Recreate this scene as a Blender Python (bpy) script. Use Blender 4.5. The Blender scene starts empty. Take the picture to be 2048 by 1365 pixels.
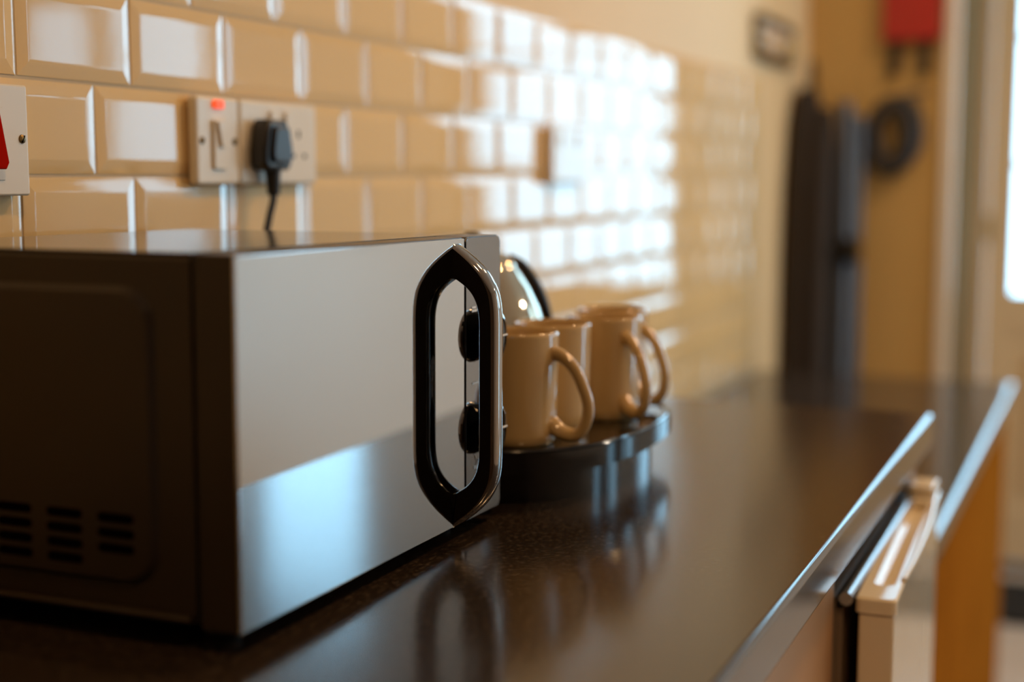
import bpy, bmesh, math, random
from mathutils import Vector, Matrix
random.seed(7)
S = bpy.context.scene
COL = S.collection
R = math.radians

# ------------------------------------------------------------------ camera
cam = bpy.data.cameras.new('camera')
cam.lens = 50.0; cam.sensor_width = 36.0; cam.sensor_fit = 'HORIZONTAL'
cam.clip_start = 0.02; cam.clip_end = 200
cam.dof.use_dof = True
cam.dof.focus_distance = 1.085
cam.dof.aperture_fstop = 2.1
camo = bpy.data.objects.new('camera', cam); COL.objects.link(camo)
YAW, PITCH = R(23.0), R(6.63)
fwd = Vector((math.cos(YAW)*math.cos(PITCH), math.sin(YAW)*math.cos(PITCH), -math.sin(PITCH)))
camo.location = (0, 0, 1.22)
camo.rotation_euler = fwd.to_track_quat('-Z', 'Y').to_euler()
S.camera = camo

# ------------------------------------------------------------------ sky and lamps
w = bpy.data.worlds.new('sky'); S.world = w; w.use_nodes = True
bg = w.node_tree.nodes['Background']
bg.inputs['Color'].default_value = (0.41, 0.75, 1.0, 1)
bg.inputs['Strength'].default_value = 7.2

def area_lamp(name, loc, target, size, power, color, size_y=None, spread=180, portal=False):
    l = bpy.data.lights.new(name, 'AREA')
    l.shape = 'RECTANGLE' if size_y else 'DISK'
    l.size = size
    if size_y: l.size_y = size_y
    l.energy = power; l.color = color; l.spread = R(spread)
    if portal: l.cycles.is_portal = True
    o = bpy.data.objects.new(name, l); COL.objects.link(o)
    o.location = loc
    o.rotation_euler = (Vector(target)-Vector(loc)).to_track_quat('-Z', 'Y').to_euler()
    return o
WARM = (1.0, 0.60, 0.27)
for x, y, p, c in ((0.12, -0.30, 9, WARM), (1.9, -0.25, 11.5, WARM), (3.2, -0.2, 8, WARM), (3.3, -1.85, 19, (1.0, 0.82, 0.62))):  # the last, more neutral lamp is added to brighten the far wall
    area_lamp('ceiling_lamp', (x, y, 2.40), (x, y, 0), 0.16, p, c)
area_lamp('sky_portal_door', (4.67, -0.084, 1.62), (0, -0.084, 1.62), 0.92, 1, (1, 1, 1), 1.52, portal=True)
area_lamp('sky_portal_window', (4.68, -1.85, 1.74), (0, -1.85, 1.74), 0.54, 1, (1, 1, 1), 1.24, portal=True)

area_lamp('sky_portal_side', (3.95, -2.86, 1.22), (3.95, 0, 1.22), 1.0, 1, (1, 1, 1), 1.95, portal=True)

vs = S.view_settings
vs.view_transform = 'Standard'; vs.look = 'None'; vs.gamma = 1; vs.use_curve_mapping = False
vs.exposure = 0.0
cy = S.cycles
cy.max_bounces = 10; cy.diffuse_bounces = 4; cy.glossy_bounces = 6; cy.transparent_max_bounces = 8
cy.sample_clamp_indirect = 8; cy.caustics_reflective = False; cy.caustics_refractive = False
cy.use_denoising = True

# ------------------------------------------------------------------ materials
def mat(name, color, rough=0.5, metal=0.0, spec=0.5, coat=0.0, coat_rough=0.05, bump=None, noise=None, vary=None, ior=None):
    m = bpy.data.materials.new(name); m.use_nodes = True
    nt = m.node_tree; b = nt.nodes['Principled BSDF']
    b.inputs['Base Color'].default_value = (*color, 1)
    b.inputs['Roughness'].default_value = rough
    b.inputs['Metallic'].default_value = metal
    b.inputs['Specular IOR Level'].default_value = spec
    b.inputs['Coat Weight'].default_value = coat
    b.inputs['Coat Roughness'].default_value = coat_rough
    if ior: b.inputs['IOR'].default_value = ior
    tc = nt.nodes.new('ShaderNodeTexCoord')
    if noise:      # (scale, color2, contrast low, high, detail[, stretch])
        n = nt.nodes.new('ShaderNodeTexNoise'); n.inputs['Scale'].default_value = noise[0]
        n.inputs['Detail'].default_value = noise[4] if len(noise) > 4 else 4
        mp = nt.nodes.new('ShaderNodeMapping')
        if len(noise) > 5: mp.inputs['Scale'].default_value = noise[5]
        nt.links.new(tc.outputs['Object'], mp.inputs['Vector']); nt.links.new(mp.outputs[0], n.inputs['Vector'])
        r = nt.nodes.new('ShaderNodeValToRGB')
        r.color_ramp.elements[0].position = noise[2]; r.color_ramp.elements[1].position = noise[3]
        r.color_ramp.elements[0].color = (*color, 1); r.color_ramp.elements[1].color = (*noise[1], 1)
        nt.links.new(n.outputs['Fac'], r.inputs['Fac']); nt.links.new(r.outputs[0], b.inputs['Base Color'])
    if vary:
        oi = nt.nodes.new('ShaderNodeObjectInfo'); mr = nt.nodes.new('ShaderNodeMapRange')
        mr.inputs['To Min'].default_value = 1-vary; mr.inputs['To Max'].default_value = 1+vary
        hs = nt.nodes.new('ShaderNodeHueSaturation'); hs.inputs['Color'].default_value = (*color, 1)
        nt.links.new(oi.outputs['Random'], mr.inputs['Value']); nt.links.new(mr.outputs[0], hs.inputs['Value'])
        nt.links.new(hs.outputs[0], b.inputs['Base Color'])
    if bump:       # (scale, strength, distance)
        n = nt.nodes.new('ShaderNodeTexNoise'); n.inputs['Scale'].default_value = bump[0]; n.inputs['Detail'].default_value = 3
        nt.links.new(tc.outputs['Object'], n.inputs['Vector'])
        bp = nt.nodes.new('ShaderNodeBump'); bp.inputs['Strength'].default_value = bump[1]; bp.inputs['Distance'].default_value = bump[2]
        nt.links.new(n.outputs['Fac'], bp.inputs['Height']); nt.links.new(bp.outputs[0], b.inputs['Normal'])
    return m

def glass_mat(name, tint=(1, 1, 1)):
    m = bpy.data.materials.new(name); m.use_nodes = True; nt = m.node_tree
    nt.nodes.remove(nt.nodes['Principled BSDF'])
    out = nt.nodes['Material Output']
    t = nt.nodes.new('ShaderNodeBsdfTransparent'); t.inputs[0].default_value = (*tint, 1)
    g = nt.nodes.new('ShaderNodeBsdfGlossy'); g.inputs['Roughness'].default_value = 0.02
    f = nt.nodes.new('ShaderNodeFresnel'); f.inputs[0].default_value = 1.45
    mx = nt.nodes.new('ShaderNodeMixShader')
    nt.links.new(f.outputs[0], mx.inputs[0]); nt.links.new(t.outputs[0], mx.inputs[1]); nt.links.new(g.outputs[0], mx.inputs[2])
    nt.links.new(mx.outputs[0], out.inputs['Surface'])
    return m

M = {}
M['paint'] = mat('cream_wall_paint', (0.80, 0.585, 0.33), 0.6, spec=0.2, bump=(60, 0.05, 0.002), noise=(3, (0.77, 0.56, 0.31), 0.3, 0.7))
M['ochre'] = mat('shaded_cream_paint', (0.60, 0.40, 0.16), 0.7, spec=0.1, bump=(60, 0.05, 0.002))  # the cream wall paint, darkened to ochre for the weaker light here
M['white_wall'] = mat('white_wall_paint', (0.82, 0.79, 0.74), 0.6, bump=(60, 0.05, 0.002))
M['ceiling'] = mat('ceiling_paint', (0.85, 0.82, 0.76), 0.8, bump=(40, 0.05, 0.002))
M['dim_wall'] = mat('unlit_hall_tone', (0.10, 0.06, 0.03), 0.8, bump=(40, 0.05, 0.002))  # dark colour stands in for the unlit space behind the camera
M['grout'] = mat('grout', (0.55, 0.44, 0.30), 0.9, bump=(300, 0.2, 0.001))
M['tile'] = mat('glazed_cream_tile', (0.80, 0.55, 0.265), 0.05, spec=0.6, bump=(9, 0.05, 0.004), vary=0.03)
M['floor'] = mat('pale_floor', (0.62, 0.56, 0.52), 0.4, noise=(6, (0.56, 0.50, 0.46), 0.3, 0.7))
M['white_paint'] = mat('white_gloss_paint', (0.80, 0.74, 0.66), 0.25, bump=(20, 0.03, 0.002))
M['door_paint'] = mat('beige_door_paint', (0.74, 0.58, 0.37), 0.4, bump=(20, 0.03, 0.002))
M['dim_reveal'] = mat('dim_reveal_tone', (0.24, 0.155, 0.075), 0.8, spec=0.0, bump=(20, 0.03, 0.002))
M['glass'] = glass_mat('window_glass')
M['laminate'] = mat('dark_speckled_laminate', (0.022, 0.014, 0.009), 0.16, spec=0.8, bump=(900, 0.02, 0.0002), noise=(240, (0.13, 0.090, 0.060), 0.52, 0.80, 6))
M['laminate_edge'] = mat('dark_gloss_laminate_edge', (0.060, 0.046, 0.036), 0.10, spec=0.7, bump=(500, 0.01, 0.0002), noise=(240, (0.085, 0.065, 0.05), 0.5, 0.75, 6))
M['laminate2'] = mat('dark_grey_laminate', (0.034, 0.028, 0.026), 0.13, spec=0.8, bump=(900, 0.02, 0.0002), noise=(240, (0.07, 0.055, 0.045), 0.5, 0.75, 6))
M['wood'] = mat('orange_brown_wood', (0.34, 0.115, 0.012), 0.6, spec=0.0, noise=(9, (0.25, 0.08, 0.008), 0.35, 0.7, 5, (1, 6, 0.5)))
M['wood2'] = mat('tan_beech_laminate', (0.50, 0.28, 0.14), 0.3, noise=(9, (0.44, 0.24, 0.11), 0.35, 0.7, 5, (1, 6, 0.5)))
M['white_enamel'] = mat('white_enamel', (0.78, 0.66, 0.49), 0.09, bump=(30, 0.02, 0.002))
M['grey_trim'] = mat('grey_metal_trim', (0.42, 0.44, 0.47), 0.25, metal=0.8, noise=(40, (0.38, 0.40, 0.43), 0.3, 0.7))
M['gasket'] = mat('brown_rubber_gasket', (0.20, 0.135, 0.085), 0.5, bump=(200, 0.1, 0.001))
M['steel_black'] = mat('satin_black_steel', (0.016, 0.009, 0.005), 0.30, bump=(700, 0.06, 0.0004))
M['top_black'] = mat('gloss_black_steel', (0.022, 0.016, 0.012), 0.10, spec=0.8, bump=(500, 0.03, 0.0003))
M['mirror'] = mat('mirror_black_glass', (0.58, 0.58, 0.585), 0.035, metal=1.0, bump=(14, 0.004, 0.002))
M['mirror_panel'] = mat('dark_mirror_glass', (0.27, 0.26, 0.26), 0.035, metal=1.0, bump=(14, 0.004, 0.002))
M['mirror_trim'] = mat('black_gap', (0.004, 0.004, 0.004), 0.4, bump=(300, 0.1, 0.0005))
M['gloss_black'] = mat('gloss_black_plastic', (0.006, 0.004, 0.003), 0.08, spec=0.5, bump=(40, 0.01, 0.001))
M['dark_chrome'] = mat('smoked_chrome', (0.40, 0.365, 0.34), 0.07, metal=1.0, bump=(20, 0.01, 0.001))
M['chrome'] = mat('chrome', (0.60, 0.50, 0.37), 0.06, metal=1.0, bump=(20, 0.01, 0.001))
M['hole'] = mat('vent_shadow', (0.002, 0.001, 0.001), 0.9, spec=0.0, bump=(300, 0.1, 0.0005))
M['plastic_white'] = mat('ivory_plastic', (0.80, 0.70, 0.56), 0.22, bump=(60, 0.02, 0.001))
M['plastic_red'] = mat('red_plastic', (0.42, 0.008, 0.003), 0.6, spec=0.0, bump=(60, 0.02, 0.001))
M['plastic_black'] = mat('black_plastic', (0.010, 0.008, 0.007), 0.28, bump=(120, 0.03, 0.0005))
M['rubber'] = mat('black_rubber', (0.008, 0.007, 0.006), 0.6, bump=(200, 0.05, 0.0005))
M['neon'] = mat('red_neon_lens', (0.8, 0.06, 0.01), 0.5, bump=(60, 0.02, 0.001))
M['neon'].node_tree.nodes['Principled BSDF'].inputs['Emission Color'].default_value = (1.0, 0.085, 0.006, 1)
M['neon'].node_tree.nodes['Principled BSDF'].inputs['Emission Strength'].default_value = 0.9
M['brass'] = mat('brass', (0.62, 0.42, 0.17), 0.3, metal=0.9, noise=(60, (0.5, 0.33, 0.13), 0.3, 0.7))
M['screw'] = mat('dull_screw_brass', (0.24, 0.15, 0.05), 0.35, metal=0.9, noise=(200, (0.16, 0.1, 0.04), 0.3, 0.7))
M['china'] = mat('cream_china', (0.58, 0.39, 0.18), 0.06, coat=0.5, bump=(30, 0.01, 0.001))
M['tray'] = mat('gloss_black_lacquer', (0.006, 0.005, 0.005), 0.09, spec=0.6, bump=(40, 0.01, 0.001))
M['tray_base'] = mat('dark_brown_lacquer', (0.020, 0.012, 0.008), 0.10, spec=0.6, bump=(40, 0.01, 0.001))
M['print'] = mat('white_print', (0.85, 0.85, 0.85), 0.5, bump=(60, 0.02, 0.001))
M['red_case'] = mat('red_case_plastic', (0.42, 0.020, 0.014), 0.35, bump=(60, 0.02, 0.001))
M['strap'] = mat('black_webbing', (0.030, 0.020, 0.012), 0.8, bump=(300, 0.2, 0.001))
M['board_cover'] = mat('dark_brown_fabric', (0.022, 0.012, 0.006), 0.8, bump=(300, 0.2, 0.001))
M['pole_grey'] = mat('grey_enamel_tube', (0.11, 0.12, 0.14), 0.35, metal=0.2, noise=(30, (0.09, 0.10, 0.12), 0.3, 0.7))
M['hose'] = mat('dark_grey_hose', (0.035, 0.032, 0.034), 0.5, bump=(200, 0.1, 0.001))
M['mat'] = mat('black_coir', (0.010, 0.009, 0.008), 0.95, bump=(400, 0.5, 0.003))

# ------------------------------------------------------------------ helpers
def mesh_from(bm, name, m, smooth=35):
    bmesh.ops.recalc_face_normals(bm, faces=bm.faces)
    me = bpy.data.meshes.new(name); bm.to_mesh(me); bm.free()
    me.materials.append(m)
    if smooth: soften(me, smooth)
    return me

def soften(me, angle):
    """area weighted corner normals, so that large flat faces stay flat beside small rounded edges"""
    me.polygons.foreach_set('use_smooth', [True]*len(me.polygons))
    c = math.cos(R(angle)); around = {}
    pn = [p.normal.copy() for p in me.polygons]; pa = [max(p.area, 1e-12) for p in me.polygons]
    for p in me.polygons:
        for v in p.vertices: around.setdefault(v, []).append(p.index)
    out = [None]*len(me.loops)
    for p in me.polygons:
        for li in p.loop_indices:
            n = Vector((0, 0, 0))
            for q in around[me.loops[li].vertex_index]:
                if pn[q].dot(pn[p.index]) >= c: n += pn[q]*pa[q]
            out[li] = n.normalized()
    me.normals_split_custom_set(out)

def obj(name, bm, m, parent=None, loc=(0, 0, 0), smooth=35):
    me = bm if isinstance(bm, bpy.types.Mesh) else mesh_from(bm, name, m, smooth)
    o = bpy.data.objects.new(name, me); COL.objects.link(o)
    o.location = loc
    if parent is not None: o.parent = parent
    return o

def tag(o, label=None, cat=None, group=None, kind=None):
    if label: o['label'] = label
    if cat: o['category'] = cat
    if group: o['group'] = group
    if kind: o['kind'] = kind
    return o

def thing(name, label, cat, loc=(0, 0, 0), rz=0, group=None):
    o = bpy.data.objects.new(name, None); COL.objects.link(o)
    o.empty_display_size = 0.05
    o.location = loc; o.rotation_euler = (0, 0, rz)
    return tag(o, label, cat, group)

def struct(name, bm, m, parent=None, **k):
    o = obj(name, bm, m, parent, **k)
    if parent is None: o['kind'] = 'structure'
    return o

def box(bm, a, b, bevel=0.0, seg=2):
    a = Vector(a); b = Vector(b)
    r = bmesh.ops.create_cube(bm, size=1.0)
    vs_ = r['verts']
    bmesh.ops.scale(bm, vec=(b-a), verts=vs_)
    bmesh.ops.translate(bm, vec=(a+b)/2, verts=vs_)
    if bevel > 0:
        es = list({e for v in vs_ for e in v.link_edges})
        bmesh.ops.bevel(bm, geom=es, offset=bevel, segments=seg, profile=0.5, affect='EDGES')
    return bm

def bx(a, b, bevel=0.0, seg=2):
    return box(bmesh.new(), a, b, bevel, seg)

def prism(pts, h0, h1, axis='y', bevel=0.0, seg=2, bm=None):
    """closed outline pts (2d) swept from h0 to h1 along the axis"""
    bm = bm or bmesh.new()
    def P(p, h):
        return {'y': (p[0], h, p[1]), 'x': (h, p[0], p[1]), 'z': (p[0], p[1], h)}[axis]
    v0 = [bm.verts.new(P(p, h0)) for p in pts]; v1 = [bm.verts.new(P(p, h1)) for p in pts]
    n = len(pts)
    f0 = bm.faces.new(v0); f1 = bm.faces.new(list(reversed(v1)))
    for i in range(n):
        bm.faces.new((v0[i], v1[i], v1[(i+1) % n], v0[(i+1) % n]))
    if bevel > 0:
        es = list(f0.edges)+list(f1.edges)
        bmesh.ops.bevel(bm, geom=es, offset=bevel, segments=seg, profile=0.5, affect='EDGES')
    return bm

def rrect(x0, x1, y0, y1, r, n=6):
    pts = []
    for cx, cy_, a0 in ((x1-r, y1-r, 0), (x0+r, y1-r, 90), (x0+r, y0+r, 180), (x1-r, y0+r, 270)):
        for i in range(n+1):
            a = R(a0+90*i/n); pts.append((cx+r*math.cos(a), cy_+r*math.sin(a)))
    return pts

def lathe(prof, n=48, bm=None, c=(0, 0, 0)):
    bm = bm or bmesh.new(); rings = []
    for r, z in prof:
        if r < 1e-6: rings.append([bm.verts.new((c[0], c[1], c[2]+z))])
        else: rings.append([bm.verts.new((c[0]+r*math.cos(2*math.pi*i/n), c[1]+r*math.sin(2*math.pi*i/n), c[2]+z)) for i in range(n)])
    for a, b in zip(rings, rings[1:]):
        for i in range(n):
            j = (i+1) % n
            if len(a) == 1 and len(b) == 1: continue
            if len(a) == 1: bm.faces.new((a[0], b[i], b[j]))
            elif len(b) == 1: bm.faces.new((a[i], b[0], a[j]))
            else: bm.faces.new((a[i], b[i], b[j], a[j]))
    return bm

def tube(path, rad, n=12, bm=None, flat=1.0):
    """tube along a list of points; rad a number or a list"""
    bm = bm or bmesh.new(); path = [Vector(p) for p in path]; rings = []
    up = None
    for i, p in enumerate(path):
        t = (path[min(i+1, len(path)-1)]-path[max(i-1, 0)]).normalized()
        if up is None:
            up = t.orthogonal().normalized()
        up = (up - t*up.dot(t)).normalized(); sd = t.cross(up)
        r = rad[i] if isinstance(rad, (list, tuple)) else rad
        rings.append([bm.verts.new(p+up*(r*math.cos(2*math.pi*k/n))+sd*(r*flat*math.sin(2*math.pi*k/n))) for k in range(n)])
    for a, b in zip(rings, rings[1:]):
        for k in range(n): bm.faces.new((a[k], a[(k+1) % n], b[(k+1) % n], b[k]))
    bm.faces.new(list(reversed(rings[0]))); bm.faces.new(rings[-1])
    return bm

def spline(ctrl, n=8):
    c = [Vector(p) for p in ctrl]; c = [2*c[0]-c[1]]+c+[2*c[-1]-c[-2]]; out = []
    for i in range(1, len(c)-2):
        for k in range(n):
            t = k/n; a, b, d, e = c[i-1:i+3]
            out.append(0.5*((2*b)+(d-a)*t+(2*a-5*b+4*d-e)*t*t+(3*b-a-3*d+e)*t**3))
    out.append(c[-2]); return out

# ------------------------------------------------------------------ the room
D = 0.808            # tiled wall
CH = 2.42            # ceiling
XN = 4.03            # wall end (nib)
XD = 4.565           # door wall
YR = -2.75           # right wall
XB = -2.2
struct('floor', bx((XB, YR-0.1, -0.06), (XD+0.1, D+0.12, 0.0)), M['floor'])
struct('ceiling', bx((XB, YR-0.1, CH), (XD+0.15, D+0.12, CH+0.06)), M['ceiling'])
wall = struct('wall_left', bx((XB, D+0.004, 0), (XD+0.1, D+0.12, CH)), M['paint'])
struct('wall_end', bx((XN, 0.409, 0), (XD, D+0.004, CH)), M['ochre'])
bm = bmesh.new(); VX0, VX1, VZ0, VZ1 = 3.45, 4.45, 0.25, 2.2
box(bm, (XB, YR-0.1, 0), (VX0, YR, CH)); box(bm, (VX1, YR-0.1, 0), (XD+0.1, YR, CH))
box(bm, (VX0, YR-0.1, 0), (VX1, YR, VZ0)); box(bm, (VX0, YR-0.1, VZ1), (VX1, YR, CH))
struct('wall_right', bm, M['white_wall'])
struct('wall_back', bx((XB-0.1, YR-0.1, 0), (XB, D+0.12, CH)), M['dim_wall'])
# door wall with a door opening and a window opening
UY0, UY1, UZ0, UZ1 = -2.15, -2.52, 1.56, 1.95      # small side window
DY0, DY1, DZ = 0.395, -0.56, 2.38
WY0, WY1, WZ0, WZ1 = -1.58, -2.12, 1.12, 2.36
bm = bmesh.new()
box(bm, (XD, DY0, 0), (XD+0.1, 0.41, CH)); box(bm, (XD, DY1, DZ), (XD+0.1, DY0, CH))
box(bm, (XD, WY0, 0), (XD+0.1, DY1, CH)); box(bm, (XD, WY1, 0), (XD+0.1, WY0, WZ0))
box(bm, (XD, WY1, WZ1), (XD+0.1, WY0, CH)); box(bm, (XD, UY0, 0), (XD+0.1, WY1, CH))
box(bm, (XD, UY1, 0), (XD+0.1, UY0, UZ0)); box(bm, (XD, UY1, UZ1), (XD+0.1, UY0, CH)); box(bm, (XD, YR, 0), (XD+0.1, UY1, CH))
struct('wall_far', bm, M['white_wall'])
struct('trim_1', bx((XN-0.022, 0.409, 0), (XN+0.012, 0.445, CH-0.001), 0.004), M['white_paint'])

struct('reveal_dimmer', bx((XN+0.013, 0.402, 0), (XD-0.014, 0.4085, CH-0.001), 0.001), M['dim_reveal'])  # added board, coloured dark to dim the daylit side of the nib

# grout bed and the bevelled tiles on the left wall
TW, TH, J = 0.1428, 0.078, 0.0024
TX1 = 3.43; TOP = 3
struct('grout_bed', bx((0.3, D+0.0005, 0.742), (TX1, D+0.0045, 1.22+TOP*TH-0.001)), M['grout'], wall)
def tile_mesh(wd, ht):
    bm = bmesh.new(); e = 0.0125
    def ring(ix, y):
        return [bm.verts.new(p) for p in ((ix, y, ix), (wd-ix, y, ix), (wd-ix, y, ht-ix), (ix, y, ht-ix))]
    r = [ring(0, 0.002), ring(0.0003, 0.0), ring(0.004, -0.00080), ring(e-0.0012, -0.00215), ring(e, -0.00225), ring(e+0.0012, -0.00228)]
    for a, c in zip(r, r[1:]):
        for i in range(4): bm.faces.new((a[i], a[(i+1) % 4], c[(i+1) % 4], c[i]))
    bm.faces.new(r[-1])
    return mesh_from(bm, 'tile', M['tile'], 9)
full = tile_mesh(TW-J, TH-J)
cut_cache = {}
for k in range(-7, TOP):                       # row k: from 1.22+k*TH up
    z = 1.22+k*TH+J/2
    if z + TH < 0.74: continue
    h = TH-J; z0 = z
    if z < 0.744: z0 = 0.744; h = z+TH-J-z0
    if h < 0.02: continue
    off = 0.893 if k % 2 else 0.893+0.65*TW     # brick bond
    off += 0.0065 if k > -1 else 0.007 if k == -1 else 0.004
    i = -5
    while True:
        x = off+i*TW; i += 1
        if x > TX1-0.02: break
        if k < -4 and x+TW < 1.75: continue     # hidden behind the worktop
        wd = TW-J
        if x+wd > TX1: wd = TX1-x
        if x < 0.32: continue
        if abs(wd-(TW-J)) < 1e-5 and abs(h-(TH-J)) < 1e-5: me = full
        else:
            key = (round(wd, 3), round(h, 3))
            me = cut_cache.get(key) or cut_cache.setdefault(key, tile_mesh(wd, h))
        o = obj('tile', me, None, wall, (x, D, z0))
        o.rotation_euler = (R(random.gauss(0, 0.16)), 0, R(random.gauss(0, 0.16)))

# door: frame, leaf with glass, panel
dr = bpy.data.objects.new('door_1', None); COL.objects.link(dr); dr.location = (XD, 0, 0); dr['kind'] = 'structure'
bm = bmesh.new()
box(bm, (-0.012, DY0-0.028, 0), (0.095, DY0, DZ), 0.003); box(bm, (-0.012, DY1, 0), (0.095, DY1+0.028, DZ), 0.003)
box(bm, (-0.012, DY1+0.028, DZ-0.03), (0.095, DY0-0.028, DZ), 0.003)
obj('door_frame', bm, M['door_paint'], dr)
obj('threshold', bx((-0.012, DY1+0.028, 0.0), (0.095, DY0-0.028, 0.022), 0.003), M['screw'], dr)
LY0, LY1 = DY0-0.031, DY1+0.031
GY0, GY1, GZ0, GZ1 = 0.288, -0.466, 0.862, 1.97
bm = bmesh.new()
box(bm, (0.012, GY0, 0.026), (0.052, LY0, 2.026), 0.002); box(bm, (0.012, LY1, 0.026), (0.052, GY1, 2.026), 0.002)
box(bm, (0.012, GY1, GZ1), (0.052, GY0, 2.026), 0.002); box(bm, (0.012, GY1, 0.74), (0.052, GY0, GZ0), 0.002)
box(bm, (0.012, GY1, 0.026), (0.052, GY0, 0.19), 0.002)
obj('door_leaf', bm, M['door_paint'], dr)
bm = bmesh.new()
box(bm, (0.022, GY1, 0.19), (0.044, GY0, 0.74)); box(bm, (0.012, GY1+0.06, 0.25), (0.03, GY0-0.06, 0.68), 0.008)
obj('lower_panel', bm, M['door_paint'], dr)
obj('glass_pane', bx((0.028, GY1, GZ0), (0.034, GY0, GZ1)), M['glass'], dr)
for z in (1.253, 1.63):
    obj('glazing_bar', bx((0.018, GY1, z-0.007), (0.027, GY0, z+0.007), 0.002), M['white_paint'], dr)
obj('transom_bar', bx((0.0, DY1+0.028, 2.030), (0.080, DY0-0.028, 2.070), 0.003), M['door_paint'], dr)
obj('transom_pane', bx((0.040, GY1, 2.070), (0.046, GY0, DZ-0.030)), M['glass'], dr)
bm = bmesh.new(); box(bm, (0.0, GY0, 2.070), (0.080, DY0-0.028, DZ-0.030), 0.002); box(bm, (0.0, DY1+0.028, 2.070), (0.080, GY1, DZ-0.030), 0.002)
obj('transom_stile', bm, M['door_paint'], dr)
obj('hinge', tube([(0.004, DY0-0.03, 1.02), (0.004, DY0-0.03, 1.10)], 0.010), M['screw'], dr)
# window beside the door, out of the picture but mirrored in tiles and microwave
wd_ = bpy.data.objects.new('window_1', None); COL.objects.link(wd_); wd_.location = (XD, 0, 0); wd_['kind'] = 'structure'
bm = bmesh.new()
for y0, y1 in ((WY0-0.045, WY0), (WY1, WY1+0.045)):
    box(bm, (0.02, y0, WZ0), (0.07, y1, WZ1), 0.003)
ym = (WY0+WY1)/2
box(bm, (0.02, WY1+0.045, WZ0), (0.07, WY0-0.045, WZ0+0.045), 0.003); box(bm, (0.02, WY1+0.045, WZ1-0.045), (0.07, WY0-0.045, WZ1), 0.003)
obj('window_frame', bm, M['white_paint'], wd_)
obj('glass_pane', bx((0.04, WY1+0.04, WZ0+0.04), (0.046, WY0-0.04, WZ1-0.04)), M['glass'], wd_)
obj('window_sill', bx((-0.10, WY1-0.03, WZ0-0.03), (0.02, WY0+0.03, WZ0-0.001), 0.004), M['white_paint'], wd_)
ws = bpy.data.objects.new('window_3', None); COL.objects.link(ws); ws.location = (XD, 0, 0); ws['kind'] = 'structure'
bm = bmesh.new()
for y0, y1, z0, z1 in ((UY0-0.03, UY0, UZ0, UZ1), (UY1, UY1+0.03, UZ0, UZ1), (UY1+0.03, UY0-0.03, UZ0, UZ0+0.03), (UY1+0.03, UY0-0.03, UZ1-0.03, UZ1)):
    box(bm, (0.02, y0, z0), (0.07, y1, z1), 0.003)
obj('window_frame', bm, M['white_paint'], ws)
obj('glass_pane', bx((0.04, UY1+0.025, UZ0+0.025), (0.046, UY0-0.025, UZ1-0.025)), M['glass'], ws)
wn = bpy.data.objects.new('fill_window', None); COL.objects.link(wn); wn.location = (0, YR, 0); wn['kind'] = 'structure'  # unseen window, added to give the room neutral fill light
bm = bmesh.new()
for x0, x1, z0, z1 in ((VX0, VX0+0.05, VZ0, VZ1), (VX1-0.05, VX1, VZ0, VZ1), (VX0+0.05, VX1-0.05, VZ0, VZ0+0.05), (VX0+0.05, VX1-0.05, VZ1-0.05, VZ1), (VX0+0.05, VX1-0.05, 1.17, 1.23)):
    box(bm, (x0, -0.08, z0), (x1, -0.03, z1), 0.003)
obj('window_frame', bm, M['white_paint'], wn)
for z0, z1 in ((VZ0+0.045, 1.175), (1.225, VZ1-0.045)):
    obj('glass_pane', bx((VX0+0.045, -0.058, z0), (VX1-0.045, -0.052, z1)), M['glass'], wn)
# doormat
tag(obj('doormat', bx((4.00, -0.47, 0.0), (4.41, 0.29, 0.016), 0.005), M['mat']), 'black doormat on the pale floor in front of the beige door', 'doormat')

# ------------------------------------------------------------------ worktop, cabinet, fridge, table
WT = 0.933; WTH = 0.040; WF = 0.196; WX1 = 1.769
pts = []
r = 0.0055
def slab(x0, x1, yf, yb, z0, z1, r, part):
    nose = []
    for i in range(7):
        a = R(90*i/6); nose.append((yf+r-r*math.sin(a), z1-r+r*math.cos(a)))
    for i in range(5):
        a = R(90*i/4); nose.append((yf+0.004-0.004*math.cos(a), z0+0.004-0.004*math.sin(a)))
    if part == 'top':
        return prism([(yb, z0), (yb, z1), (yf+r, z1), (yf+r, z0)], x0, x1, 'x')
    return prism(nose+[(yf+r, z0)], x0, x1, 'x')
wt = obj('worktop', slab(-0.6, WX1, WF, D-0.006, WT-WTH, WT, r, 'top'), M['laminate'])
tag(wt, 'dark brown speckled kitchen worktop under the microwave and mug tray', 'worktop')
obj('front_edge', slab(-0.6, WX1, WF, D-0.006, WT-WTH, WT, r, 'nose'), M['laminate_edge'], wt)
cab = thing('base_cabinet', 'tan wooden base cabinet under the worktop beside the white fridge', 'cabinet', (0.278, 0.215, 0))
obj('carcass', bx((-0.8, 0.02, 0.1), (0.955, 0.56, WT-WTH-0.001)), M['wood2'], cab)
obj('door', bx((-0.05, 0.0, 0.12), (0.45, 0.019, WT-WTH-0.004), 0.002), M['wood2'], cab)
obj('door', bx((0.455, 0.0, 0.12), (0.955, 0.019, WT-WTH-0.004), 0.002), M['wood2'], cab)
obj('end_panel', bx((1.452, 0.0, 0.0), (1.489, 0.56, WT-WTH-0.001), 0.002), M['wood2'], cab)
obj('plinth', bx((-0.8, 0.06, 0.0), (0.955, 0.56, 0.1)), M['wood2'], cab)

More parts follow.
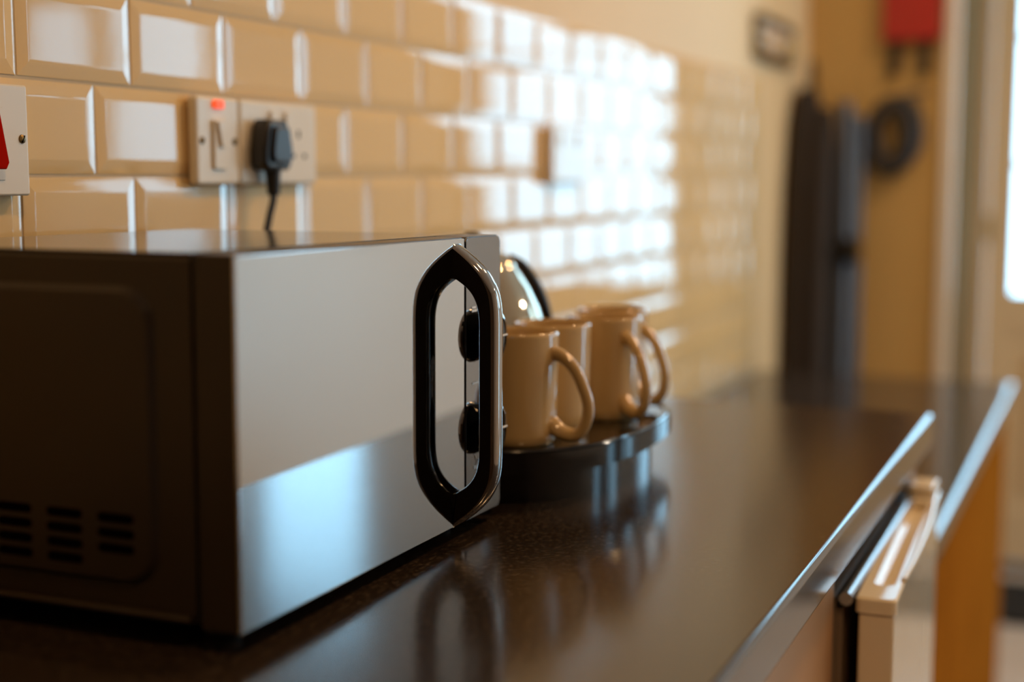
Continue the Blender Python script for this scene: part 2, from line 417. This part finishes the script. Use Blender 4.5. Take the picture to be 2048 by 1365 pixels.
fr = thing('fridge', 'white undercounter fridge standing below the far end of the worktop', 'fridge', (1.238, 0.197, 0))
FH = 0.850; FW = 0.475
obj('body', bx((0.0, 0.018, 0.02), (FW-0.02, 0.53, FH), 0.004), M['gasket'], fr)
obj('top_trim', tube([(0.0, 0.0085, FH-0.0010), (FW-0.05, 0.0085, FH-0.0010)], 0.0062, 14), M['grey_trim'], fr)
obj('gasket', bx((0.008, 0.012, 0.03), (FW-0.026, 0.019, FH-0.012), 0.001), M['gasket'], fr)
sw_parts = []
d = obj('door', bx((0.002, -0.0355, 0.03), (FW-0.002, -0.0045, FH-0.012), 0.003, 3), M['white_enamel'], fr)
# cap along the door's top with a sunken grip
capm = bmesh.new()
outer = rrect(0.0, FW, -0.0375, -0.0015, 0.006, 4); inner = rrect(0.045, FW-0.075, -0.031, -0.012, 0.008, 4)
def ringcap(bm, outer, inner, z0, z1, zi):
    vo0 = [bm.verts.new((x, y, z0)) for x, y in outer]; vo1 = [bm.verts.new((x, y, z1-0.002)) for x, y in outer]
    cx = sum(p[0] for p in outer)/len(outer); cy_ = sum(p[1] for p in outer)/len(outer)
    vo2 = [bm.verts.new((cx+(x-cx)*(1-0.004/FW*1.2), cy_+(y-cy_)*0.90, z1)) for x, y in outer]
    vi1 = [bm.verts.new((x, y, z1)) for x, y in inner]; vi0 = [bm.verts.new((x, y, zi)) for x, y in inner]
    n = len(outer)
    for a, b in ((vo0, vo1), (vo1, vo2), (vo2, vi1), (vi1, vi0)):
        for i in range(n): bm.faces.new((a[i], a[(i+1) % n], b[(i+1) % n], b[i]))
    bm.faces.new(vi0); bm.faces.new(vo0)
ringcap(capm, outer, inner, FH-0.012, FH+0.002, FH-0.008)
cp_ = obj('top_cap', capm, M['white_enamel'], fr)
gl_ = obj('grip_lip', tube(spline([(0.065, -0.0365, FH+0.003), (0.14, -0.0395, FH+0.004), (0.23, -0.0405, FH+0.004), (0.33, -0.0395, FH+0.004), (0.41, -0.0365, FH+0.003)], 6), 0.0026), M['white_enamel'], fr)
bm = bmesh.new(); box(bm, (FW-0.055, -0.018, FH+0.0025), (FW-0.004, 0.010, FH+0.016), 0.003); box(bm, (FW-0.05, 0.0, FH+0.0065), (FW-0.03, 0.05, FH+0.014), 0.002)
hc_ = obj('hinge_cover', bm, M['white_enamel'], fr)
swing = Matrix.Translation((FW-0.02, 0, 0)) @ Matrix.Rotation(R(2.0), 4, 'Z') @ Matrix.Translation((-(FW-0.02), 0, 0)) @ Matrix.Translation((0, 0.018, 0))
for q_ in (d, cp_, gl_): q_.matrix_basis = swing

TY = 0.202
tb = thing('low_worktop', 'lower dark grey worktop past the end of the brown worktop', 'worktop', (WX1+0.004, TY, 0))
TX = 3.475-(WX1+0.004)
o = obj('tabletop', slab(0, TX, 0, D-TY-0.006, 0.704, 0.74, 0.008, 'top'), M['laminate2'], tb)
obj('front_edge', slab(0, TX, 0, D-TY-0.006, 0.704, 0.74, 0.008, 'nose'), M['laminate_edge'], tb)
cb = thing('wooden_cabinet', 'orange brown wooden cabinet carrying the lower dark grey worktop', 'cabinet', (WX1+0.012, 0.215, 0))
obj('carcass', bx((0, 0.019, 0.0), (1.66, 0.54, 0.7035)), M['wood'], cb)
obj('side_panel', bx((0.0, 0.0, 0.0), (1.665, 0.018, 0.7035), 0.003), M['wood'], cb)

# ------------------------------------------------------------------ microwave
MW = 0.386; MD = 0.308
mw = thing('microwave', 'black microwave with mirrored door and chrome bow handle on the worktop', 'microwave', (0.6917, 0.469, WT+0.0031))
mw.rotation_euler = (0, R(0.45), 0)
ZB, ZT = 0.0114, 0.2387
XS = 0.3168          # door / control panel seam
# housing with a pressed side
bm = bmesh.new()
prof = [(0.0015, ZB+0.004), (0.0015, ZT-0.004), (0.005, ZT-0.0005), (MW-0.004, ZT-0.0005), (MW-0.0005, ZT-0.004), (MW-0.0005, ZB+0.004)]
v0 = [bm.verts.new((x, 0.032, z)) for x, z in prof]; v1 = [bm.verts.new((x, MD, z)) for x, z in prof]
n = len(prof)
for i in range(n):
    if i == 0: continue
    bm.faces.new((v0[i], v1[i], v1[(i+1) % n], v0[(i+1) % n]))
bm.faces.new(v0); bm.faces.new(list(reversed(v1)))
# side skin: outer frame, slope, sunken panel
oy0, oy1, oz0, oz1 = 0.032, MD, ZB+0.004, ZT-0.004
outl = rrect(0.058, 0.272, ZB+0.022, ZT-0.0205, 0.022, 6)
N = len(outl)
def on_rect(p):      # push an outline point to the skin's edge
    cy_, cz = (0.058+0.272)/2, (ZB+0.022+ZT-0.0205)/2
    dy, dz = p[0]-cy_, p[1]-cz
    ty = ((oy1-cy_) if dy > 0 else (cy_-oy0))/max(abs(dy), 1e-9); tz = ((oz1-cz) if dz > 0 else (cz-oz0))/max(abs(dz), 1e-9)
    t = min(ty, tz); return (cy_+dy*t, cz+dz*t)
corner = {3: (oy1, oz1), 10: (oy0, oz1), 17: (oy0, oz0), 24: (oy1, oz0)}
va = [bm.verts.new((0.0015, *(corner.get(i) or on_rect(p)))) for i, p in enumerate(outl)]
cy0, cz0 = 0.165, (ZB+ZT)/2
vb = [bm.verts.new((0.0015, y, z)) for y, z in outl]
vc = [bm.verts.new((-0.0022, cy0+(y-cy0)*0.965, cz0+(z-cz0)*0.955)) for y, z in outl]
for a, b in ((va, vb), (vb, vc)):
    for i in range(N): bm.faces.new((a[i], a[(i+1) % N], b[(i+1) % N], b[i]))
bm.faces.new(vc)
obj('housing', bm, M['steel_black'], mw, smooth=30)
obj('top_plate', bx((0.003, 0.031, ZT-0.0012), (MW-0.003, MD-0.002, ZT+0.0002), 0.0004, 1), M['top_black'], mw)
# vent slots: four rows in each group
for g in range(4):
    y0 = 0.0740+g*0.0395
    for k in range(4):
        z = 0.0754-k*0.0095
        if g == 0 and k == 3: continue
        obj('vent_slot', prism(rrect(y0, y0+0.0275, z-0.0029, z+0.0029, 0.0028, 3), -0.0025, -0.0010, 'x'), M['hole'], mw)
obj('base_lip', tube([(-0.0006, 0.034, ZB+0.006), (-0.0006, MD-0.01, ZB+0.006)], 0.0026, 8), M['steel_black'], mw)
obj('base_plate', bx((0.012, 0.02, ZB-0.004), (MW-0.012, MD-0.01, ZB+0.005), 0.002), M['hole'], mw)
for x in (0.04, MW-0.04):
    for y in (0.04, MD-0.04):
        zf = -0.0029+math.tan(R(0.45))*x
        obj('foot', lathe([(0, 0.0), (0.010, 0.0), (0.012, 0.003), (0.012, ZB-0.002-zf), (0, ZB-0.002-zf)], 20, c=(x, y, zf)), M['rubber'], mw)
obj('door_gap', bx((0.0035, 0.026, ZB+0.003), (MW-0.003, 0.0325, ZT-0.003)), M['mirror_trim'], mw)
# door: dark body with a mirrored glass face
obj('door', bx((0.0, 0.0012, ZB), (XS-0.0006, 0.028, ZT), 0.0016, 2), M['steel_black'], mw)
obj('door_glass', bx((0.0006, -0.0004, ZB+0.0006), (XS-0.0016, 0.0022, ZT-0.0010), 0.0006, 2), M['mirror'], mw)
cp = obj('control_panel', prism(rrect(XS+0.0016, MW, ZB, ZT, 0.0045, 5), 0.0012, 0.028, 'y', 0.0015, 2), M['steel_black'], mw)
obj('panel_glass', prism(rrect(XS+0.0020, MW-0.0008, ZB+0.0008, ZT-0.0008, 0.004, 5), -0.0004, 0.0022, 'y', 0.0006, 2), M['mirror_panel'], cp)
for z in (0.1577, 0.0819):
    kb = obj('knob', bm := lathe([(0, 0.0), (0.0165, 0.0), (0.0172, 0.002), (0.0200, 0.0045), (0.0212, 0.0075), (0.0214, 0.0105), (0.0206, 0.0122), (0.0, 0.0128)], 48), M['gloss_black'], mw)
    kb.rotation_euler = (R(90), 0, 0); kb.location = (0.3508, -0.0002, z)
    obj('rim', lathe([(0.0213, 0.0090), (0.0217, 0.0105), (0.0209, 0.0126), (0.0190, 0.0131), (0.0188, 0.0118)], 48), M['dark_chrome'], kb)
    obj('pointer', bx((0.010, -0.0007, 0.0112), (0.0206, 0.0007, 0.0134), 0.0003, 1), M['print'], kb)
# worn white legends, only the strokes that can be made out
def stroke(x, z, w_, h_, a=0):
    o = obj('print_mark', bx((-w_/2, -0.0003, -h_/2), (w_/2, 0.0003, h_/2)), M['print'], cp, (x, -0.0005, z), smooth=0)
    o.rotation_euler = (0, R(a), 0)
for (x, z, w_, h_, a) in ((0.3325, 0.1825, .0075, .0016, 0), (0.3335, 0.1797, .0090, .0018, 0), (0.342, 0.1825, .004, .0016, 0), (0.335, 0.1215, .011, .0015, 0),
                          (0.336, 0.0600, .007, .0008, 55), (0.339, 0.0560, .007, .0008, -40), (0.334, 0.0530, .0022, .0030, 0), (0.3375, 0.0530, .0022, .0030, 0),
                          (0.339, 0.0475, .0022, .0030, 0), (0.3425, 0.0475, .0022, .0030, 0), (0.3325, 0.0420, .006, .002, -30)):
    stroke(x, z, w_, h_, a)
# bow handle standing off the door
HX0, HX1 = 0.2935, 0.3090
zt, zb = 0.2341, 0.0119
def bow(top, bot, z_top, z_bot):
    up = [Vector((-d_, z_top-z_, 0)) for d_, z_ in top]; dn = [Vector((-d_, z_bot+z_, 0)) for d_, z_ in reversed(bot)]
    return [(p.x, p.y) for p in spline(up, 4)+spline(dn, 4)]
arch_o = ((0, 0), (.0105, .0075), (.0205, .0160), (.0280, .0250), (.0338, .0360), (.0362, .0480), (.0368, .060))
arch_i = ((0, 0), (.0066, .0042), (.0118, .0085), (.0158, .0135), (.0188, .0200), (.0206, .0290), (.0210, .038))
out_ = bow(arch_o, arch_o, zt, zb); in_ = bow(arch_i, arch_i, zt-0.0262, zb+0.0268)
bm = bmesh.new()
def row(x, inset):
    A = [bm.verts.new((x, y+(inset if y < -0.001 else 0), z)) for y, z in out_]
    B = [bm.verts.new((x, y-(inset*0.4 if y < -0.001 else 0), z)) for y, z in in_]
    return A, B
levels = [row(HX0, 0.0050), row(HX0+0.0006, 0.0036), row(HX0+0.0018, 0.0020), row(HX0+0.0034, 0.0008), row(HX0+0.0055, 0.0), row(HX1-0.0045, 0.0), row(HX1-0.0022, 0.0008), row(HX1-0.0006, 0.0025), row(HX1, 0.0045)]
K = len(out_)
for (A, B), (A2, B2) in zip(levels, levels[1:]):
    for i in range(K-1):
        bm.faces.new((A[i], A[i+1], A2[i+1], A2[i])); bm.faces.new((B[i], B2[i], B2[i+1], B[i+1]))
    bm.faces.new((A[0], A2[0], B2[0], B[0])); bm.faces.new((A[-1], B[-1], B2[-1], A2[-1]))
for A, B in (levels[0], levels[-1]):
    for i in range(K-1): bm.faces.new((A[i], B[i], B[i+1], A[i+1]))
hd = obj('handle', bm, M['gloss_black'], mw, (0, -0.0003, 0), smooth=40)
bm = bmesh.new()     # chrome strip along the outside of the bow
strip = []
for x, lift in ((HX0+0.0001, -0.0046), (HX0+0.0006, -0.0028), (HX0+0.0018, -0.0013), (HX0+0.0034, -0.0002), (HX0+0.0055, 0.0006), (HX1-0.0045, 0.0006), (HX1-0.0022, -0.0002), (HX1-0.0005, -0.0020)):
    strip.append([bm.verts.new((x, y-lift if y < -0.0005 else y, z)) for y, z in out_])
for A, B in zip(strip, strip[1:]):
    for i in range(K-1): bm.faces.new((A[i], A[i+1], B[i+1], B[i]))
for i in range(K-1): bm.faces.new((strip[-1][i], strip[-1][i+1], strip[0][i+1], strip[0][i]))
cs_ = obj('chrome_strip', bm, M['dark_chrome'], hd, smooth=40); cs_['label'] = 'smoked chrome strip along the bow'

# ------------------------------------------------------------------ tray, kettle, mugs
TZ = 0.050
tr = thing('hospitality_tray', 'gloss black raised tray holding the cream mugs and kettle', 'tray', (1.095, 0.398, WT))
def oval(inset, right=None, n=64, ex=2.6):
    a_, b_ = 0.186-inset, 0.148-inset; out = []
    for i in range(n):
        t = 2*math.pi*i/n; c_, s_ = math.cos(t), math.sin(t)
        x = a_*math.copysign(abs(c_)**(2/ex), c_); y = b_*math.copysign(abs(s_)**(2/ex), s_)
        out.append((0.181+x+(right or 0), 0.147+y))
    return out
obj('base', prism(oval(0.022, 0.012), 0.0, 0.034, 'z', 0.003, 2), M['tray_base'], tr)
obj('tray_top', prism(oval(0.0), 0.032, TZ, 'z', 0.005, 3), M['tray'], tr)
q = oval(0.004)
obj('rim', tube([(x, y, TZ+0.0005) for x, y in q+q[:1]], 0.0026, 8), M['tray'], tr)

def make_mug(label, x, y, handle_angle):
    h, rt, rb = 0.100, 0.0368, 0.0345
    m_ = thing('mug', label, 'mug', (x, y, WT+TZ+0.0004), handle_angle, 'cream mugs on the black tray')
    prof = [(0, 0.004), (0.026, 0.004), (0.0275, 0.0), (0.031, 0.0), (rb-0.0005, 0.004), (rb, 0.010), (rt, h-0.004), (rt, h-0.0012), (rt-0.0014, h), (rt-0.0030, h-0.0012), (rt-0.0036, h-0.006), (rb-0.0040, 0.014), (rb-0.010, 0.0075), (0, 0.0070)]
    obj('cup', lathe(prof, 56), M['china'], m_, smooth=50)
    path = spline([(rt-0.003, 0, 0.0815), (rt+0.006, 0, 0.0795), (rt+0.018, 0, 0.0690), (rt+0.0265, 0, 0.0530), (rt+0.0315, 0, 0.0370), (rt+0.0290, 0, 0.0210), (rt+0.0200, 0, 0.0105), (rt+0.0060, 0, 0.0120), (rb-0.002, 0, 0.0190)], 7)
    nP = len(path)
    rad = [0.0050+0.0016*abs(1-2*i/(nP-1))**3 for i in range(nP)]
    obj('handle', tube(path, rad, 14, flat=1.25), M['china'], m_, smooth=60)
    return m_
make_mug('cream mug nearest the microwave, its handle turned to the worktop edge', 1.158, 0.486, R(-93))
make_mug('cream mug between the first and third mug, its handle hidden behind', 1.237, 0.484, R(80))
make_mug('cream mug third from the microwave, its handle turned to the worktop edge', 1.318, 0.461, R(-124))
make_mug('cream mug farthest from the microwave at the end of the black tray', 1.392, 0.478, R(-109))

kt = thing('kettle', 'domed chrome kettle half hidden behind the black microwave', 'kettle', (1.319, 0.604, WT+TZ+0.0004))
obj('power_base', lathe([(0, 0), (0.074, 0), (0.078, 0.003), (0.078, 0.010), (0.072, 0.014), (0, 0.014)], 48), M['plastic_black'], kt)
obj('body', lathe([(0, 0.0145), (0.074, 0.0145), (0.0785, 0.020), (0.079, 0.035), (0.0785, 0.060), (0.0755, 0.084), (0.069, 0.105), (0.060, 0.124), (0.050, 0.140), (0.046, 0.145), (0, 0.145)], 56), M['chrome'], kt, smooth=50)
obj('lid', lathe([(0.046, 0.1450), (0.045, 0.149), (0.036, 0.157), (0.022, 0.163), (0.010, 0.1655), (0, 0.166)], 48), M['chrome'], kt)
obj('lid_knob', lathe([(0, 0.165), (0.005, 0.166), (0.005, 0.169), (0.009, 0.172), (0.009, 0.177), (0.005, 0.180), (0, 0.180)], 24), M['plastic_black'], kt)
ux, uy = 0.72, -0.69
obj('handle', tube(spline([(ux*a, uy*a, b) for a, b in ((0.040, 0.150), (0.054, 0.143), (0.066, 0.128), (0.077, 0.107), (0.083, 0.084), (0.086, 0.060), (0.086, 0.036), (0.078, 0.026))], 6), 0.0065, 12, flat=1.2), M['plastic_black'], kt)
obj('spout', tube(spline([(0.01, 0.068, 0.098), (0.015, 0.092, 0.118), (0.018, 0.104, 0.136)], 5), [0.018]*4+[0.014]*4+[0.009]*3, 14), M['chrome'], kt)

# ------------------------------------------------------------------ switches, sockets, plug
WY = D-0.0034        # the tile faces
def plate(t, x0, x1, z0, z1, dep, m='plastic_white', bev=0.004, rad=0.005):
    return obj('plate', prism(rrect(x0, x1, z0, z1, rad, 4), -dep, 0.0, 'y', bev, 3), M[m], t)
def screw(t, x, z, dep):
    b = lathe([(0, 0.0016), (0.0018, 0.0016), (0.0034, 0.0008), (0.0036, 0.0), (0, 0.0)], 20)
    o = obj('screw', b, M['screw'], t, (x, -dep, z)); o.rotation_euler = (R(90), 0, 0)
    s = obj('slot', bx((-0.0031, -0.0004, 0.0013), (0.0031, 0.0004, 0.0019)), M['hole'], o, smooth=0); s.rotation_euler = (0, 0, R(60))

# single switch with red neon
sw = thing('wall_switch', 'ivory wall switch with small red neon beside the plugged socket', 'switch', (1.1165, WY, 1.253))
plate(sw, 0, 0.0705, -0.042, 0.042, 0.0115)
obj('rocker', prism(rrect(0.0245, 0.0455, -0.027, 0.020, 0.002, 3), -0.0150, -0.011, 'y', 0.0012, 2), M['plastic_white'], sw)
obj('rocker_grip', prism([(0.0270, 0.018), (0.0430, 0.018), (0.0375, -0.006), (0.0325, -0.006)], -0.0185, -0.0145, 'y', 0.0012, 2), M['plastic_white'], sw)
nl = obj('neon_lamp', bx((0.0265, -0.0150, 0.0305), (0.0415, -0.0112, 0.0385), 0.001), M['neon'], sw); nl['label'] = 'small orange red neon lens'
screw(sw, 0.0085, 0.0, 0.0115); screw(sw, 0.0620, 0.0, 0.0115)
# double socket, its first outlet taken
so = thing('double_socket', 'ivory double socket with a black plug in its first outlet', 'socket', (1.1885, WY, 1.253))
plate(so, 0, 0.1440, -0.042, 0.042, 0.0115)
def outlet(x):
    for nm, a in (('pin_hole', (x-0.0020, 0.006, 0.0040, 0.008)), ('pin_hole', (x-0.0143, -0.0145, 0.0065, 0.004)), ('pin_hole', (x+0.0078, -0.0145, 0.0065, 0.004))):
        obj(nm, bx((a[0], -0.0118, a[1]), (a[0]+a[2], -0.0112, a[1]+a[3])), M['hole'], so, smooth=0)
outlet(0.036); outlet(0.108)
for x in (0.052, 0.080):
    obj('rocker', prism(rrect(x, x+0.013, 0.012, 0.032, 0.0015, 3), -0.0150, -0.011, 'y', 0.0012, 2), M['plastic_white'], so)
screw(so, 0.072, -0.012, 0.0115)
pl = thing('plug', 'black mains plug with its cord hanging behind the microwave', 'plug', (1.1885+0.038, WY-0.0118, 1.253-0.002))
body = [(-0.0200, 0.016), (-0.0160, 0.0245), (0.0160, 0.0245), (0.0200, 0.016), (0.0250, -0.006), (0.0250, -0.0185), (0.0190, -0.0255), (-0.0190, -0.0255), (-0.0250, -0.0185), (-0.0250, -0.006)]
obj('plug_body', prism(body, -0.021, 0.0, 'y', 0.005, 3), M['plastic_black'], pl)
obj('grip_ridge', prism([(p[0]*0.7, p[1]*0.72) for p in body], -0.026, -0.0205, 'y', 0.003, 3), M['plastic_black'], pl)
obj('strain_relief', tube([(0, -0.012, -0.018), (0.0, -0.012, -0.030), (0.001, -0.012, -0.050)], [0.0100, 0.0078, 0.0064], 12), M['rubber'], pl)
obj('cord', tube(spline([(0.001, -0.012, -0.044), (-0.0005, -0.012, -0.056), (-0.0070, -0.011, -0.074), (-0.0135, -0.010, -0.100), (-0.016, -0.010, -0.15), (-0.016, -0.010, -0.22), (-0.02, -0.011, -0.3025)], 6), 0.0036, 10), M['rubber'], pl)
# red cooker switch at the left border
cs = thing('cooker_switch', 'white plate with a red rocker switch above the microwave', 'switch', (0.8480, WY, 1.2475))
dep = 0.014
o = plate(cs, -0.060, 0.0425, -0.043, 0.043, dep, bev=0.002, rad=0.0022)
rk = obj('rocker', prism([(-0.037, 0.020), (0.0015, 0.020), (0.0095, -0.0175), (0.0065, -0.0225), (-0.037, -0.0225)], -0.0245, -0.012, 'y', 0.0015, 2), M['plastic_red'], cs); rk['label'] = 'red rocker'
nl = obj('neon_lamp', bx((-0.035, -0.0165, 0.0290), (0.0090, -0.0138, 0.0400), 0.001), M['plastic_red'], cs); nl['label'] = 'red lens'
obj('recess', bx((-0.042, -0.0146, -0.031), (0.0150, -0.0138, 0.025), 0.0004, 1), M['plastic_white'], cs)
screw(cs, 0.0350, 0.001, dep)
# far socket among the bright tiles
fs = thing('double_socket', 'white double socket among the bright tiles beyond the kettle', 'socket', (2.02, WY, 1.253))
plate(fs, 0, 0.146, -0.044, 0.044, 0.0150)
for x in (0.028, 0.104):
    obj('rocker', prism(rrect(x, x+0.013, 0.012, 0.032, 0.0015, 3), -0.0180, -0.0148, 'y', 0.0012, 2), M['plastic_white'], fs)

# ------------------------------------------------------------------ things at the far end
fb = thing('fire_blanket_case', 'red fire blanket case with two black pull straps on ochre wall', 'fire blanket', (XN, 0.532, 1.581))
obj('case', bx((-0.050, -0.075, 0.0), (0.0, 0.075, 0.31), 0.006), M['red_case'], fb)
for y in (0.043, -0.037):
    obj('pull_strap', bx((-0.030, y-0.0165, -0.092), (-0.024, y+0.0165, 0.004), 0.001), M['strap'], fb)

hk = thing('hook_rail', 'small brass coat hook rail on cream wall past the tiles', 'hook rail', (3.36, D+0.004, 1.548))
obj('back_plate', bx((0.01, -0.008, -0.036), (0.37, 0, 0.040), 0.003), M['white_paint'], hk)
q = rrect(0.0, 0.38, -0.046, 0.050, 0.02, 4)
obj('frame', tube([(x, -0.012, z) for x, z in q+q[:1]], 0.009, 8), M['screw'], hk)
for x in (0.06, 0.18, 0.30):
    obj('hook', tube(spline([(x, -0.010, 0.012), (x, -0.030, 0.010), (x, -0.042, -0.016), (x, -0.030, -0.036), (x, -0.016, -0.030), (x, -0.012, -0.012)], 5), 0.006, 10), M['brass'], hk)

ib = thing('ironing_board', 'tall dark folded ironing board standing upright in the wall corner', 'ironing board', (3.70, 0.70, 0))
def board(x0, x1, zb_, zt_, nose):
    w_ = x1-x0; cx = (x0+x1)/2
    half = [(w_/2, zb_), (w_/2, zt_-0.45), (w_/2*0.92, zt_-0.25), (w_/2*0.72, zt_-0.10), (w_/2*0.42, zt_-0.02), (w_/2*0.15, zt_)]
    return [(cx+a, z) for a, z in half]+[(cx-a, z) for a, z in reversed(half)]
obj('cover', prism(board(0.0, 0.29, 0.10, 1.45, 0), 0.052, 0.098, 'y', 0.008, 2), M['board_cover'], ib)
obj('frame', prism(board(0.02, 0.27, 0.14, 1.40, 0), 0.012, 0.0525, 'y', 0.004, 2), M['board_cover'], ib)
obj('leg', tube([(0.15, -0.018, 0.0), (0.19, -0.018, 0.60), (0.24, -0.012, 1.30), (0.24, -0.006, 1.42)], 0.021, 12), M['pole_grey'], ib)
obj('leg', tube([(0.26, -0.050, 0.0), (0.27, -0.042, 0.60), (0.25, -0.040, 1.38)], 0.018, 12), M['pole_grey'], ib)
obj('leg_joint', tube([(0.20, -0.062, 1.02), (0.20, 0.0, 1.02)], 0.034, 16), M['plastic_black'], ib)
obj('hanging_strap', tube(spline([(0.16, 0.070, 1.44), (0.13, 0.060, 1.475), (0.10, 0.055, 1.515)], 5), 0.016, 10, flat=0.5), M['strap'], ib)

hs = thing('coiled_hose', 'dark grey hose coil hanging from a hook beside the ironing board', 'hose', (XN-0.03, 0.556, 1.337))
for k, (ry, rz_, dx, dz, dy) in enumerate(((0.055, 0.090, 0.0, 0.0, 0), (0.050, 0.080, -0.024, -0.004, 0.012), (0.058, 0.098, -0.012, -0.012, 0.022), (0.038, 0.066, -0.018, -0.006, 0.026))):
    path = [(dx, dy+ry*math.cos(2*math.pi*i/36), dz+rz_*math.sin(2*math.pi*i/36)) for i in range(37)]
    obj('coil', tube(path, 0.0115, 10), M['hose'], hs)
obj('hook', tube(spline([(0.03, -0.07, 0.108), (0.0, -0.06, 0.106), (-0.02, -0.02, 0.100), (-0.03, 0.01, 0.088)], 5), 0.005, 8), M['hose'], hs)
